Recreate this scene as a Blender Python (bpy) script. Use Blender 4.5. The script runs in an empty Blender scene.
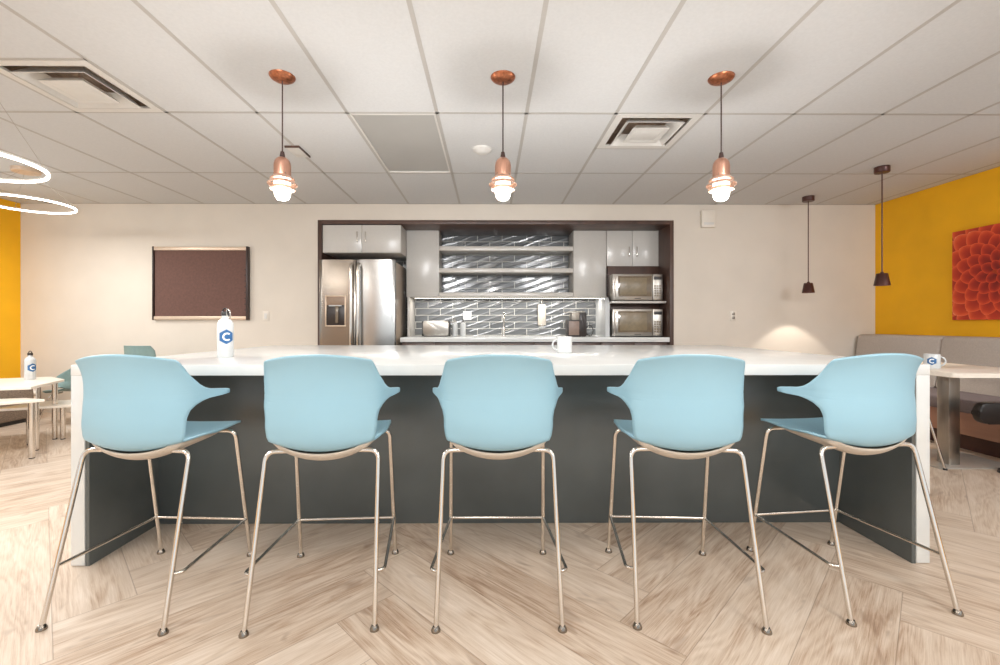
import bpy, bmesh, math, random
from mathutils import Vector, Matrix
random.seed(7)
PI = math.pi
S = bpy.context.scene
COL = S.collection

# ------------------------------------------------------------------ materials
def lin(c):
    r = []
    for v in c:
        v = v / 255.0
        r.append(v / 12.92 if v <= 0.04045 else ((v + 0.055) / 1.055) ** 2.4)
    return (r[0], r[1], r[2], 1.0)

def mat(name, rgb, rough=0.5, metal=0.0, spec=0.5, emit=0.0, emit_rgb=None, noise=0.0, nscale=30.0,
        bump=0.0, bscale=200.0, stretch=None, coat=0.0, trans=0.0, aniso=0.0):
    m = bpy.data.materials.new(name); m.use_nodes = True
    nt = m.node_tree; b = nt.nodes['Principled BSDF']
    b.inputs['Base Color'].default_value = lin(rgb)
    b.inputs['Roughness'].default_value = rough
    b.inputs['Metallic'].default_value = metal
    b.inputs['Specular IOR Level'].default_value = spec
    b.inputs['Coat Weight'].default_value = coat
    b.inputs['Coat Roughness'].default_value = 0.06
    b.inputs['Transmission Weight'].default_value = trans
    if emit:
        b.inputs['Emission Color'].default_value = lin(emit_rgb or rgb)
        b.inputs['Emission Strength'].default_value = emit
    if noise or bump:
        tc = nt.nodes.new('ShaderNodeTexCoord'); mp = nt.nodes.new('ShaderNodeMapping')
        nt.links.new(tc.outputs['Object'], mp.inputs['Vector'])
        if stretch: mp.inputs['Scale'].default_value = stretch
    if noise:
        n = nt.nodes.new('ShaderNodeTexNoise'); n.inputs['Scale'].default_value = nscale; n.inputs['Detail'].default_value = 5
        nt.links.new(mp.outputs['Vector'], n.inputs['Vector'])
        rp = nt.nodes.new('ShaderNodeValToRGB')
        lo = [max(0, v * (1 - noise)) for v in rgb]; hi = [min(255, v * (1 + noise)) for v in rgb]
        rp.color_ramp.elements[0].position = 0.3; rp.color_ramp.elements[0].color = lin(lo)
        rp.color_ramp.elements[1].position = 0.7; rp.color_ramp.elements[1].color = lin(hi)
        nt.links.new(n.outputs['Fac'], rp.inputs['Fac']); nt.links.new(rp.outputs['Color'], b.inputs['Base Color'])
    if bump:
        n2 = nt.nodes.new('ShaderNodeTexNoise'); n2.inputs['Scale'].default_value = bscale; n2.inputs['Detail'].default_value = 3
        nt.links.new(mp.outputs['Vector'], n2.inputs['Vector'])
        bp = nt.nodes.new('ShaderNodeBump'); bp.inputs['Strength'].default_value = bump; bp.inputs['Distance'].default_value = 0.002
        nt.links.new(n2.outputs['Fac'], bp.inputs['Height']); nt.links.new(bp.outputs['Normal'], b.inputs['Normal'])
    return m

class NT:
    """tiny helper for math node graphs"""
    def __init__(self, m): self.t = m.node_tree
    def new(self, k): return self.t.nodes.new(k)
    def put(self, sock, v):
        if isinstance(v, (int, float)): sock.default_value = v
        else: self.t.links.new(v, sock)
    def m(self, op, a, b=0.0, c=None):
        n = self.new('ShaderNodeMath'); n.operation = op
        self.put(n.inputs[0], a); self.put(n.inputs[1], b)
        if c is not None: self.put(n.inputs[2], c)
        return n.outputs[0]
    def mix(self, f, a, b):          # float mix
        return self.m('ADD', self.m('MULTIPLY', b, f), self.m('MULTIPLY', a, self.m('SUBTRACT', 1.0, f)))
    def xyz(self, x, y, z):
        n = self.new('ShaderNodeCombineXYZ')
        for i, v in enumerate((x, y, z)): self.put(n.inputs[i], v)
        return n.outputs[0]
    def cmix(self, f, a, b, mode='MIX'):
        n = self.new('ShaderNodeMixRGB'); n.blend_type = mode
        self.put(n.inputs[0], f)
        for i, v in ((1, a), (2, b)):
            if isinstance(v, tuple): n.inputs[i].default_value = v
            else: self.t.links.new(v, n.inputs[i])
        return n.outputs[0]
    def noise(self, vec, scale, detail=4, dist=0.0, rough=0.55):
        n = self.new('ShaderNodeTexNoise'); self.put(n.inputs['Vector'], vec)
        n.inputs['Scale'].default_value = scale; n.inputs['Detail'].default_value = detail
        n.inputs['Distortion'].default_value = dist; n.inputs['Roughness'].default_value = rough
        return n.outputs['Fac']
    def ramp(self, fac, stops):
        n = self.new('ShaderNodeValToRGB'); cr = n.color_ramp
        while len(cr.elements) < len(stops): cr.elements.new(0.5)
        for e, (p, c) in zip(cr.elements, stops): e.position = p; e.color = lin(c)
        self.t.links.new(fac, n.inputs[0]); return n.outputs[0]

def floor_material():
    m = bpy.data.materials.new('oak_herringbone'); m.use_nodes = True
    g = NT(m); b = m.node_tree.nodes['Principled BSDF']
    tc = g.new('ShaderNodeTexCoord'); sp = g.new('ShaderNodeSeparateXYZ')
    m.node_tree.links.new(tc.outputs['Object'], sp.inputs[0])
    x, y = sp.outputs[0], sp.outputs[1]
    w = 0.24; n = 6; q = 0.70710678 / w
    a = g.m('ADD', g.m('MULTIPLY', g.m('ADD', x, y), q), 8.905)
    bb = g.m('ADD', g.m('MULTIPLY', g.m('SUBTRACT', y, x), q), 0.665)
    i = g.m('FLOOR', a); j = g.m('FLOOR', bb)
    fa = g.m('SUBTRACT', a, i); fb = g.m('SUBTRACT', bb, j)
    k = g.m('FLOORED_MODULO', g.m('SUBTRACT', i, j), 2.0 * n)
    k = g.m('ROUND', k)
    isv = g.m('GREATER_THAN', k, n - 0.5)
    mm = g.m('SUBTRACT', 2.0 * n - 1, k)
    u = g.mix(isv, g.m('ADD', fa, k), g.m('ADD', fb, mm))       # 0..n
    v = g.mix(isv, fb, fa)
    id1 = g.mix(isv, g.m('SUBTRACT', i, k), i)
    id2 = g.mix(isv, j, g.m('SUBTRACT', j, mm))
    wn = g.new('ShaderNodeTexWhiteNoise'); wn.noise_dimensions = '3D'
    m.node_tree.links.new(g.xyz(id1, id2, isv), wn.inputs['Vector'])
    r = wn.outputs['Value']
    vec = g.xyz(g.m('MULTIPLY', u, w * 1.0), g.m('MULTIPLY', v, w * 7.0), g.m('MULTIPLY', r, 57.0))
    vec2 = g.xyz(g.m('MULTIPLY', u, w * 1.6), g.m('MULTIPLY', v, w * 52.0), g.m('MULTIPLY', r, 31.0))
    broad = g.noise(vec, 2.2, 3, 0.6)
    fine = g.noise(vec2, 4.0, 8, 0.5, 0.72)
    # cathedral figure
    wave = g.m('SINE', g.m('MULTIPLY', g.noise(vec, 1.1, 1.5, 0.3), 70.0))
    wave = g.m('MULTIPLY', g.m('ADD', wave, 1.0), 0.5)
    t = g.m('ADD', g.m('MULTIPLY', broad, 0.42), g.m('MULTIPLY', fine, 0.58))
    t = g.m('ADD', t, g.m('MULTIPLY', g.m('SUBTRACT', wave, 0.5), 0.07))
    t = g.m('ADD', t, g.m('MULTIPLY', g.m('SUBTRACT', r, 0.5), 0.12))
    col = g.ramp(t, [(0.27, (146, 118, 97)), (0.39, (188, 164, 143)), (0.50, (209, 191, 173)), (0.68, (227, 213, 199))])
    # knots / dark smoky patches
    kn = g.noise(g.xyz(g.m('MULTIPLY', u, w * 2.2), g.m('MULTIPLY', v, w * 6.0), g.m('MULTIPLY', r, 91.0)), 2.0, 2, 0.8)
    kn = g.m('SMOOTH_MIN', 1.0, g.m('MULTIPLY', g.m('MAXIMUM', g.m('SUBTRACT', kn, 0.62), 0.0), 5.0), 0.1)
    col = g.cmix(g.m('MULTIPLY', kn, g.m('MULTIPLY', fine, 1.2)), col, lin((120, 88, 66)))
    dv = g.m('MULTIPLY', g.m('MINIMUM', v, g.m('SUBTRACT', 1.0, v)), w)
    du = g.m('MULTIPLY', g.m('MINIMUM', u, g.m('SUBTRACT', float(n), u)), w)
    dd = g.m('MINIMUM', dv, du)
    seam = g.m('LESS_THAN', dd, 0.0016)
    col = g.cmix(g.m('MULTIPLY', seam, 0.45), col, lin((120, 96, 76)))
    m.node_tree.links.new(col, b.inputs['Base Color'])
    b.inputs['Roughness'].default_value = 0.42
    b.inputs['Specular IOR Level'].default_value = 0.4
    bp = g.new('ShaderNodeBump'); bp.inputs['Strength'].default_value = 0.15; bp.inputs['Distance'].default_value = 0.001
    m.node_tree.links.new(g.m('SUBTRACT', fine, g.m('MULTIPLY', seam, 0.8)), bp.inputs['Height'])
    m.node_tree.links.new(bp.outputs[0], b.inputs['Normal'])
    return m

def tile_material(name, c1, c2, mortar, rough):
    """glossy embossed subway tile, in the object's x/z plane"""
    m = bpy.data.materials.new(name); m.use_nodes = True
    g = NT(m); b = m.node_tree.nodes['Principled BSDF']
    tc = g.new('ShaderNodeTexCoord'); sp = g.new('ShaderNodeSeparateXYZ')
    m.node_tree.links.new(tc.outputs['Object'], sp.inputs[0])
    x, z = sp.outputs[0], sp.outputs[2]
    br = g.new('ShaderNodeTexBrick')
    m.node_tree.links.new(g.xyz(x, z, 0.0), br.inputs['Vector'])
    br.inputs['Scale'].default_value = 1.0
    br.inputs['Brick Width'].default_value = 0.34; br.inputs['Row Height'].default_value = 0.092
    br.inputs['Mortar Size'].default_value = 0.0046; br.inputs['Mortar Smooth'].default_value = 0.1
    br.offset = 0.5
    br.inputs['Color1'].default_value = lin(c1); br.inputs['Color2'].default_value = lin(c2); br.inputs['Mortar'].default_value = lin(mortar)
    m.node_tree.links.new(br.outputs['Color'], b.inputs['Base Color'])
    # diagonal embossed swells
    tt = g.m('ADD', g.m('MULTIPLY', x, 0.32), g.m('MULTIPLY', z, -1.0))
    nz = g.noise(g.xyz(x, z, 0.0), 3.0, 1, 0.0)
    wv = g.m('SINE', g.m('ADD', g.m('MULTIPLY', tt, 72.0), g.m('MULTIPLY', nz, 4.0)))
    wv = g.m('POWER', g.m('ADD', g.m('MULTIPLY', wv, 0.5), 0.5), 5.0)
    h = g.m('ADD', g.m('MULTIPLY', wv, 0.5), g.m('MULTIPLY', br.outputs['Fac'], -1.2))
    bp = g.new('ShaderNodeBump'); bp.inputs['Strength'].default_value = 1.0; bp.inputs['Distance'].default_value = 0.0038
    m.node_tree.links.new(h, bp.inputs['Height']); m.node_tree.links.new(bp.outputs[0], b.inputs['Normal'])
    b.inputs['Roughness'].default_value = rough
    b.inputs['Specular IOR Level'].default_value = 0.9
    return m

def wood_material(name, lo, hi, scale, rough):
    m = bpy.data.materials.new(name); m.use_nodes = True
    g = NT(m); b = m.node_tree.nodes['Principled BSDF']
    tc = g.new('ShaderNodeTexCoord'); mp = g.new('ShaderNodeMapping')
    m.node_tree.links.new(tc.outputs['Object'], mp.inputs[0]); mp.inputs['Scale'].default_value = scale
    f = g.noise(mp.outputs[0], 6.0, 6, 0.5)
    m.node_tree.links.new(g.ramp(f, [(0.3, lo), (0.7, hi)]), b.inputs['Base Color'])
    b.inputs['Roughness'].default_value = rough
    return m

M = {}
M['wall'] = mat('warm_greige_paint', (217, 208, 196), 0.75, noise=0.012, nscale=3, bump=0.05, bscale=400)
M['yellow'] = mat('mustard_paint', (250, 186, 14), 0.7, noise=0.02, nscale=3, bump=0.05, bscale=400)
M['floor'] = floor_material()
M['tile'] = mat('ceiling_tile', (206, 206, 206), 0.9, noise=0.012, nscale=60, bump=0.25, bscale=500)
M['grid'] = mat('ceiling_grid', (180, 176, 171), 0.6, noise=0.01)
M['white_paint'] = mat('white_metal', (214, 211, 206), 0.5, noise=0.01)
M['dark_gap'] = mat('dark_plenum', (172, 152, 136), 0.8, noise=0.1)
M['grey_panel'] = mat('unlit_diffuser', (176, 174, 170), 0.35, noise=0.02, nscale=2)
M['quartz'] = mat('white_quartz', (220, 222, 221), 0.16, noise=0.012, nscale=8, spec=0.5)
M['island_dark'] = mat('charcoal_laminate', (88, 93, 93), 0.22, noise=0.05, nscale=3, bump=0.05, bscale=40)
M['blue'] = mat('pale_blue_plastic', (150, 191, 209), 0.42, noise=0.008, nscale=5, bump=0.03, bscale=600)
M['under'] = mat('bounce_beige_plastic', (196, 184, 170), 0.5, noise=0.02)  # beige holds floor light bounced onto the stool undersides
M['chrome'] = mat('chrome', (222, 216, 208), 0.14, metal=1.0, noise=0.01)
M['steel'] = mat('brushed_steel', (176, 170, 162), 0.32, metal=1.0, noise=0.03, nscale=40, stretch=(8, 8, 0.3))
M['plate_steel'] = mat('satin_plate', (200, 196, 190), 0.45, metal=0.6, noise=0.02)
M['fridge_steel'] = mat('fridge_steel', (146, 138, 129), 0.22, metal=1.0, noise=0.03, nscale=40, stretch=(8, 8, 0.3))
M['fridge_steel_lit'] = mat('fridge_steel_lit', (176, 175, 173), 0.25, metal=1.0, noise=0.03, nscale=40, stretch=(8, 8, 0.3))  # same steel on the right door, paler reflection put into its colour
M['steel_dark'] = mat('dark_steel', (150, 142, 132), 0.35, metal=0.8, noise=0.03)  # darker steel tone for small parts
M['frame_wood'] = wood_material('dark_walnut', (66, 47, 40), (92, 68, 58), (1, 1, 0.15), 0.4)
M['cab'] = mat('gloss_grey_laminate', (203, 199, 193), 0.22, spec=0.5, noise=0.008)
M['cab_edge'] = mat('cabinet_side', (190, 184, 176), 0.3, noise=0.01)
M['shelf'] = mat('shelf_laminate', (208, 203, 196), 0.2, noise=0.01)
M['tiles'] = tile_material('grey_wave_tile', (88, 90, 92), (104, 106, 107), (196, 194, 188), 0.14)
M['black'] = mat('black_plastic', (34, 30, 29), 0.35, noise=0.05)
M['brown_plastic'] = mat('dark_brown_plastic', (46, 36, 32), 0.3, noise=0.05)
M['glass_dark'] = mat('tinted_oven_glass', (120, 106, 88), 0.12, noise=0.05, spec=0.7)
M['copper'] = mat('brushed_copper', (206, 158, 136), 0.30, metal=0.85, noise=0.04, nscale=30, stretch=(6, 6, 0.4))
M['copper_dark'] = mat('hammered_copper', (166, 104, 74), 0.34, metal=0.85, noise=0.2, nscale=50, bump=0.5, bscale=90)
M['globe'] = mat('lit_globe', (255, 248, 238), 0.3, emit=2.6, emit_rgb=(255, 246, 232))
M['cage'] = mat('lamp_cage_ring', (214, 178, 158), 0.35, metal=0.6, noise=0.02)
M['led'] = mat('led_ring', (255, 250, 244), 0.4, emit=7.0, emit_rgb=(255, 246, 232))
M['ceil_light'] = mat('lit_diffuser', (255, 250, 240), 0.5, emit=5.0, emit_rgb=(255, 243, 226))
M['strip'] = mat('led_strip', (255, 250, 240), 0.5, emit=3.0, emit_rgb=(255, 246, 232))
M['brown_cord'] = mat('brown_cord', (62, 40, 34), 0.6, noise=0.05)
M['bronze'] = mat('dark_bronze', (78, 46, 40), 0.35, metal=0.35, noise=0.06)
M['lamp_in'] = mat('warm_lamp', (255, 238, 210), 0.4, emit=6.0, emit_rgb=(255, 232, 198))
M['board'] = mat('brown_felt', (104, 76, 68), 0.9, noise=0.05, nscale=40, bump=0.2, bscale=300)
M['board_frame'] = mat('champagne_aluminium', (212, 190, 168), 0.35, metal=0.4, noise=0.02)
M['board_side'] = mat('dark_end_profile', (52, 36, 32), 0.4, noise=0.05)
M['plate'] = mat('white_plate', (226, 218, 206), 0.4, noise=0.01)
M['white'] = mat('white_ceramic', (208, 210, 210), 0.2, noise=0.008, coat=0.2)
M['logo_blue'] = mat('logo_blue', (48, 100, 152), 0.4, noise=0.02)
M['logo_white'] = mat('logo_white', (244, 246, 248), 0.4, noise=0.01)
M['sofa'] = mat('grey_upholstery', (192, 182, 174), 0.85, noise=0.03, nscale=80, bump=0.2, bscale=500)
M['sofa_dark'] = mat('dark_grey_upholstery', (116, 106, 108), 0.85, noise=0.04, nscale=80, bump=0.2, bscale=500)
M['bench_wood'] = wood_material('bench_wood', (150, 108, 88), (170, 126, 104), (1, 0.2, 1), 0.5)
M['toe'] = mat('toe_kick', (70, 38, 28), 0.6, noise=0.05)
M['table_white'] = mat('white_table_top', (240, 232, 220), 0.3, noise=0.01)
M['teal'] = mat('grey_teal_plastic', (122, 148, 146), 0.5, noise=0.03)
M['bench_grey'] = mat('brown_grey_weave', (142, 126, 112), 0.95, noise=0.16, nscale=60, bump=0.4, bscale=200, stretch=(1, 1, 3))
M['paper'] = mat('paper_towel', (212, 204, 192), 0.9, noise=0.02, bump=0.2, bscale=100)

# ------------------------------------------------------------------ mesh builder
class MB:
    def __init__(self): self.bm = bmesh.new(); self.mi = 0
    def _tag(self, faces, smooth=False):
        for f in faces: f.material_index = self.mi; f.smooth = smooth
    def box(self, x0, x1, y0, y1, z0, z1, bev=0.0, seg=2):
        b2 = bmesh.new()
        vs = [b2.verts.new(p) for p in ((x0,y0,z0),(x1,y0,z0),(x1,y1,z0),(x0,y1,z0),(x0,y0,z1),(x1,y0,z1),(x1,y1,z1),(x0,y1,z1))]
        for q in ((3,2,1,0),(4,5,6,7),(0,1,5,4),(1,2,6,5),(2,3,7,6),(3,0,4,7)): b2.faces.new([vs[k] for k in q])
        if bev: bmesh.ops.bevel(b2, geom=list(b2.edges), offset=bev, segments=seg, affect='EDGES', profile=0.5)
        self._merge(b2, bool(bev)); return self
    def _merge(self, b2, smooth=False, mat=None):
        if mat is not None: bmesh.ops.transform(b2, matrix=mat, verts=b2.verts)
        me = bpy.data.meshes.new('tmp')
        for f in b2.faces: f.material_index = self.mi; f.smooth = smooth
        b2.to_mesh(me); b2.free(); self.bm.from_mesh(me); bpy.data.meshes.remove(me)
    def tube(self, pts, r, n=12, caps=True):
        pts = [Vector(p) for p in pts]
        rs = r if isinstance(r, (list, tuple)) else [r] * len(pts)
        rings = []; up = None
        for i, p in enumerate(pts):
            t = (pts[min(i + 1, len(pts) - 1)] - pts[max(i - 1, 0)]).normalized()
            if up is None:
                up = Vector((0, 0, 1)) if abs(t.z) < 0.9 else Vector((1, 0, 0))
            up = (up - t * up.dot(t)).normalized(); sd = t.cross(up)
            rings.append([self.bm.verts.new(p + (up * math.cos(2*PI*k/n) + sd * math.sin(2*PI*k/n)) * rs[i]) for k in range(n)])
        for a, b in zip(rings, rings[1:]):
            self._tag([self.bm.faces.new((a[k], a[(k+1) % n], b[(k+1) % n], b[k])) for k in range(n)], True)
        if caps: self._tag([self.bm.faces.new(rings[0][::-1]), self.bm.faces.new(rings[-1])])
        return self
    def lathe(self, prof, n=32, c=(0,0,0), smooth=True, closed=False):
        rings = []
        for (r, z) in prof:
            if r < 1e-6: rings.append([self.bm.verts.new((c[0], c[1], c[2] + z))])
            else: rings.append([self.bm.verts.new((c[0] + r*math.cos(2*PI*k/n), c[1] + r*math.sin(2*PI*k/n), c[2] + z)) for k in range(n)])
        prs = list(zip(rings, rings[1:]))
        if closed: prs.append((rings[-1], rings[0]))
        for a, b in prs:
            for k in range(n):
                k2 = (k + 1) % n
                if len(a) == 1 and len(b) == 1: continue
                if len(a) == 1: f = (a[0], b[k2], b[k])
                elif len(b) == 1: f = (a[k], a[k2], b[0])
                else: f = (a[k], a[k2], b[k2], b[k])
                self._tag([self.bm.faces.new(f)], smooth)
        return self
    def prism(self, poly, z0, z1, bev=0.0, mat=None):
        b2 = bmesh.new()
        lo = [b2.verts.new((p[0], p[1], z0)) for p in poly]; hi = [b2.verts.new((p[0], p[1], z1)) for p in poly]
        b2.faces.new(lo[::-1]); b2.faces.new(hi); n = len(poly)
        for k in range(n): b2.faces.new((lo[k], lo[(k+1) % n], hi[(k+1) % n], hi[k]))
        if bev: bmesh.ops.bevel(b2, geom=list(b2.edges), offset=bev, segments=2, affect='EDGES', profile=0.5)
        self._merge(b2, bool(bev), mat); return self
    def grid(self, rows, smooth=True):
        vs = [[self.bm.verts.new(p) for p in r] for r in rows]
        for a, b in zip(vs, vs[1:]):
            self._tag([self.bm.faces.new((a[k], a[k+1], b[k+1], b[k])) for k in range(len(a) - 1)], smooth)
        return self
    def quad(self, *ps):
        self._tag([self.bm.faces.new([self.bm.verts.new(p) for p in ps])]); return self
    def build(self, name, mats, parent=None, loc=(0,0,0), rz=0.0, sharp=True):
        me = bpy.data.meshes.new(name)
        bmesh.ops.recalc_face_normals(self.bm, faces=self.bm.faces)
        self.bm.to_mesh(me); self.bm.free()
        for m in (mats if isinstance(mats, (list, tuple)) else [mats]): me.materials.append(m)
        if sharp:
            try: me.set_sharp_from_angle(angle=math.radians(40))
            except Exception: pass
        o = bpy.data.objects.new(name, me); COL.objects.link(o)
        o.location = loc; o.rotation_euler = (0, 0, rz)
        if parent is not None: o.parent = parent
        return o

def tag(o, label=None, cat=None, group=None, kind=None):
    if label: o['label'] = label
    if cat: o['category'] = cat
    if group: o['group'] = group
    if kind: o['kind'] = kind
    return o
def thing(name, label, cat, loc=(0,0,0), rz=0.0, group=None):
    o = bpy.data.objects.new(name, None); COL.objects.link(o)
    o.empty_display_size = 0.1
    o.location = loc; o.rotation_euler = (0, 0, rz)
    return tag(o, label, cat, group)
def struct(name, mb, m): return tag(mb.build(name, m), kind='structure')
def dup(root, loc, rz, label, group=None):
    r = root.copy(); COL.objects.link(r); r.location = loc; r.rotation_euler = (0, 0, rz)
    r['label'] = label
    if group: r['group'] = group
    for ch in list(root.children):
        c = ch.copy(); COL.objects.link(c); c.parent = r
        for g in list(ch.children):
            d = g.copy(); COL.objects.link(d); d.parent = c
    return r
def fillet(pts, r, n=6):
    pts = [Vector(p) for p in pts]; out = [pts[0]]
    for a, b, c in zip(pts, pts[1:], pts[2:]):
        u = (a - b); v = (c - b); d = min(r, u.length * 0.49, v.length * 0.49)
        p0 = b + u.normalized() * d; p1 = b + v.normalized() * d
        for k in range(n + 1):
            t = k / n
            out.append(p0 * (1-t)**2 + b * 2*t*(1-t) + p1 * t*t)
    out.append(pts[-1]); return out
def lerp_table(tab, x):
    if x <= tab[0][0]: return tab[0][1]
    for (a, va), (b, vb) in zip(tab, tab[1:]):
        if x <= b:
            t = (x - a) / (b - a); return va + (vb - va) * t
    return tab[-1][1]
def catmull(pts, per):
    out = []
    n = len(pts)
    for i in range(n - 1):
        p0 = pts[max(i-1, 0)]; p1 = pts[i]; p2 = pts[i+1]; p3 = pts[min(i+2, n-1)]
        for k in range(per):
            t = k / per
            out.append(tuple(0.5*((2*b) + (-a+c)*t + (2*a-5*b+4*c-d)*t*t + (-a+3*b-3*c+d)*t**3) for a, b, c, d in zip(p0, p1, p2, p3)))
    out.append(pts[-1]); return out

# ------------------------------------------------------------------ room
XL, XR, YB, YF, ZC = -5.69, 4.73, 5.42, -3.2, 2.538
AX0, AX1, AZ = -2.045, 2.20, 2.293          # alcove opening (inside the dark frame)
AY = 6.12
mb = MB(); mb.box(XL - 0.2, XR + 0.2, YF, AY + 0.2, -0.1, 0.0); struct('floor', mb, M['floor'])
mb = MB()
mb.box(XL - 0.15, AX0 - 0.047, YB, AY + 0.1, 0, ZC + 0.2); mb.box(AX1 + 0.047, XR + 0.15, YB, AY + 0.1, 0, ZC + 0.2)
mb.box(AX0 - 0.047, AX1 + 0.047, YB, AY + 0.1, AZ + 0.047, ZC + 0.2)
struct('wall_back', mb, M['wall'])
mb = MB(); mb.box(XL - 0.15, XL, 4.55, YB, 0, ZC + 0.2); mb.box(XL - 0.15, XL, YF, 4.55, 0, 0.45); mb.box(XL - 0.15, XL, YF, 4.55, 2.45, ZC + 0.2); struct('wall_left', mb, M['yellow'])
mb = MB(); mb.box(XR, XR + 0.15, 3.1, YB, 0, ZC + 0.2); mb.box(XR, XR + 0.15, YF, 3.1, 0, 0.45); mb.box(XR, XR + 0.15, YF, 3.1, 2.45, ZC + 0.2); struct('wall_right', mb, M['yellow'])
mb = MB(); mb.box(AX0 - 0.047, AX1 + 0.047, AY, AY + 0.1, 0, AZ + 0.047); struct('wall_alcove', mb, M['tiles'])
for nm, x0, x1, ya in (('added_window_1', XL - 0.10, XL - 0.03, 4.55), ('added_window_2', XR + 0.03, XR + 0.10, 3.1)):  # unseen windows added to let daylight in from both sides
    mb = MB()
    for k in range(6):
        yy = ya - (ya - YF)*k/5
        mb.box(x0, x1, max(YF, yy - 0.05), min(ya, yy + 0.05), 0.45, 2.45, 0.003)
    mb.box(x0, x1, YF, ya, 0.45, 0.50, 0.003); mb.box(x0, x1, YF, ya, 2.40, 2.45, 0.003)
    struct(nm, mb, M['white_paint'])
mb = MB(); mb.box(XL - 0.15, -3.1, YF - 0.15, YF, 0, ZC + 0.2); struct('wall_reflected', mb, mat('tan_paint', (188, 160, 134), .7, noise=.02))  # unseen wall piece added to reflect tan in the fridge's left door
# dark walnut lining of the alcove
mb = MB()
mb.box(AX0 - 0.047, AX0, YB - 0.012, AY, 0, AZ + 0.047, 0.002); mb.box(AX1, AX1 + 0.047, YB - 0.012, AY, 0, AZ + 0.047, 0.002)
mb.box(AX0, AX1, YB - 0.012, AY, AZ, AZ + 0.047, 0.002)
struct('trim_1', mb, M['frame_wood'])
# ceiling tiles on a grid, with openings for the diffusers and light panels
TX, TY = 0.6215, 1.223
GX, GY = -0.366, 3.08
openings = []      # (x0,x1,y0,y1)
vent_a = (GX - 4*TX, GX - 3*TX, GY - TY/2, GY)
vent_b = (GX + 2*TX, GX + 3*TX, GY, GY + TY/2)
dead = (GX - TX, GX, GY, GY + TY)
lit = []
for cx in (-7, -4, 0, 3, 6):
    for cy in (-3, -5):
        lit.append((GX + cx*TX, GX + (cx+1)*TX, GY + cy*TY, GY + (cy+1)*TY))
openings = [vent_a, vent_b, dead] + lit
mb = MB()
ks = range(-9, 9)
for cx in ks:
    x0 = max(XL, GX + cx*TX); x1 = min(XR, GX + (cx+1)*TX)
    if x1 - x0 < 0.01: continue
    for cy2 in range(-12, 4):
        y0 = max(YF, GY + cy2*TY/2); y1 = min(YB, GY + (cy2+1)*TY/2)
        if y1 - y0 < 0.01: continue
        xm, ym = (x0+x1)/2, (y0+y1)/2
        if any(a < xm < b and c < ym < d for a, b, c, d in openings): continue
        mb.quad((x0, y0, ZC), (x0, y1, ZC), (x1, y1, ZC), (x1, y0, ZC))
ceil = struct('ceiling', mb, M['tile'])
mb = MB()
for cx in range(-8, 9):
    x = GX + cx*TX
    if XL < x < XR: mb.box(x - 0.012, x + 0.012, YF, YB, ZC - 0.0015, ZC)
for cy in range(-5, 2):
    y = GY + cy*TY
    if YF < y < YB: mb.box(XL, XR, y - 0.012, y + 0.012, ZC - 0.0015, ZC)
mb.box(vent_a[0], vent_a[1], vent_a[2] - 0.012, vent_a[2] + 0.012, ZC - 0.0015, ZC)
mb.box(vent_b[0], vent_b[1], vent_b[3] - 0.012, vent_b[3] + 0.012, ZC - 0.0015, ZC)
# wall angle
mb.box(XL, XL + 0.02, YF, YB, ZC - 0.0015, ZC); mb.box(XR - 0.02, XR, YF, YB, ZC - 0.0015, ZC); mb.box(XL, XR, YB - 0.02, YB, ZC - 0.0015, ZC)
struct('trim_2', mb, M['grid'])

def frustum(mb, h0, z0, h1, z1, th=0.006):
    """square flared ring, h = half width"""
    def ring(h, z): return [mb.bm.verts.new((sx*h, sy*h, z)) for sx, sy in ((-1,-1),(1,-1),(1,1),(-1,1))]
    a, b, c, d = ring(h0, z0), ring(h1, z1), ring(h1 - th, z1), ring(h0 - th, z0)
    for p, q in ((a, b), (b, c), (c, d), (d, a)):
        for k in range(4):
            f = mb.bm.faces.new((p[k], p[(k+1) % 4], q[(k+1) % 4], q[k])); f.material_index = mb.mi
def diffuser(o4, label):
    x0, x1, y0, y1 = o4
    t = thing('ceiling_vent', label, 'vent', ((x0+x1)/2, (y0+y1)/2, ZC), group='square ceiling diffusers')
    h = (x1 - x0)/2 - 0.012
    m1 = MB()
    for s in (0,):
        m1.box(-h, h, -h, -h + 0.05, -0.004, 0.012); m1.box(-h, h, h - 0.05, h, -0.004, 0.012)
        m1.box(-h, -h + 0.05, -h + 0.05, h - 0.05, -0.004, 0.012); m1.box(h - 0.05, h, -h + 0.05, h - 0.05, -0.004, 0.012)
    m1.build('frame', M['white_paint'], t)
    m2 = MB(); frustum(m2, h - 0.085, -0.018, h - 0.15, 0.05); m2.build('louvre', M['white_paint'], t)
    m3 = MB(); frustum(m3, 0.135, -0.024, 0.10, 0.012, 0.034); m3.box(-0.102, 0.102, -0.102, 0.102, -0.022, -0.016, 0.001); m3.build('centre_plate', M['white_paint'], t)
    m4 = MB()
    hh = h
    m4.box(-hh, hh, -hh, hh, 0.12, 0.13); m4.box(-hh, -hh+0.006, -hh, hh, 0.012, 0.12); m4.box(hh-0.006, hh, -hh, hh, 0.012, 0.12)
    m4.box(-hh, hh, -hh, -hh+0.006, 0.012, 0.12); m4.box(-hh, hh, hh-0.006, hh, 0.012, 0.12)
    m4.box(-0.008, 0.008, -0.008, 0.008, -0.012, 0.12)
    m4.build('duct_box', M['dark_gap'], t)
    return t
diffuser(vent_a, 'square white air diffuser in the ceiling at upper left, near the ring lights')
diffuser(vent_b, 'square white air diffuser in the ceiling between the middle and right copper pendants')
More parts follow.
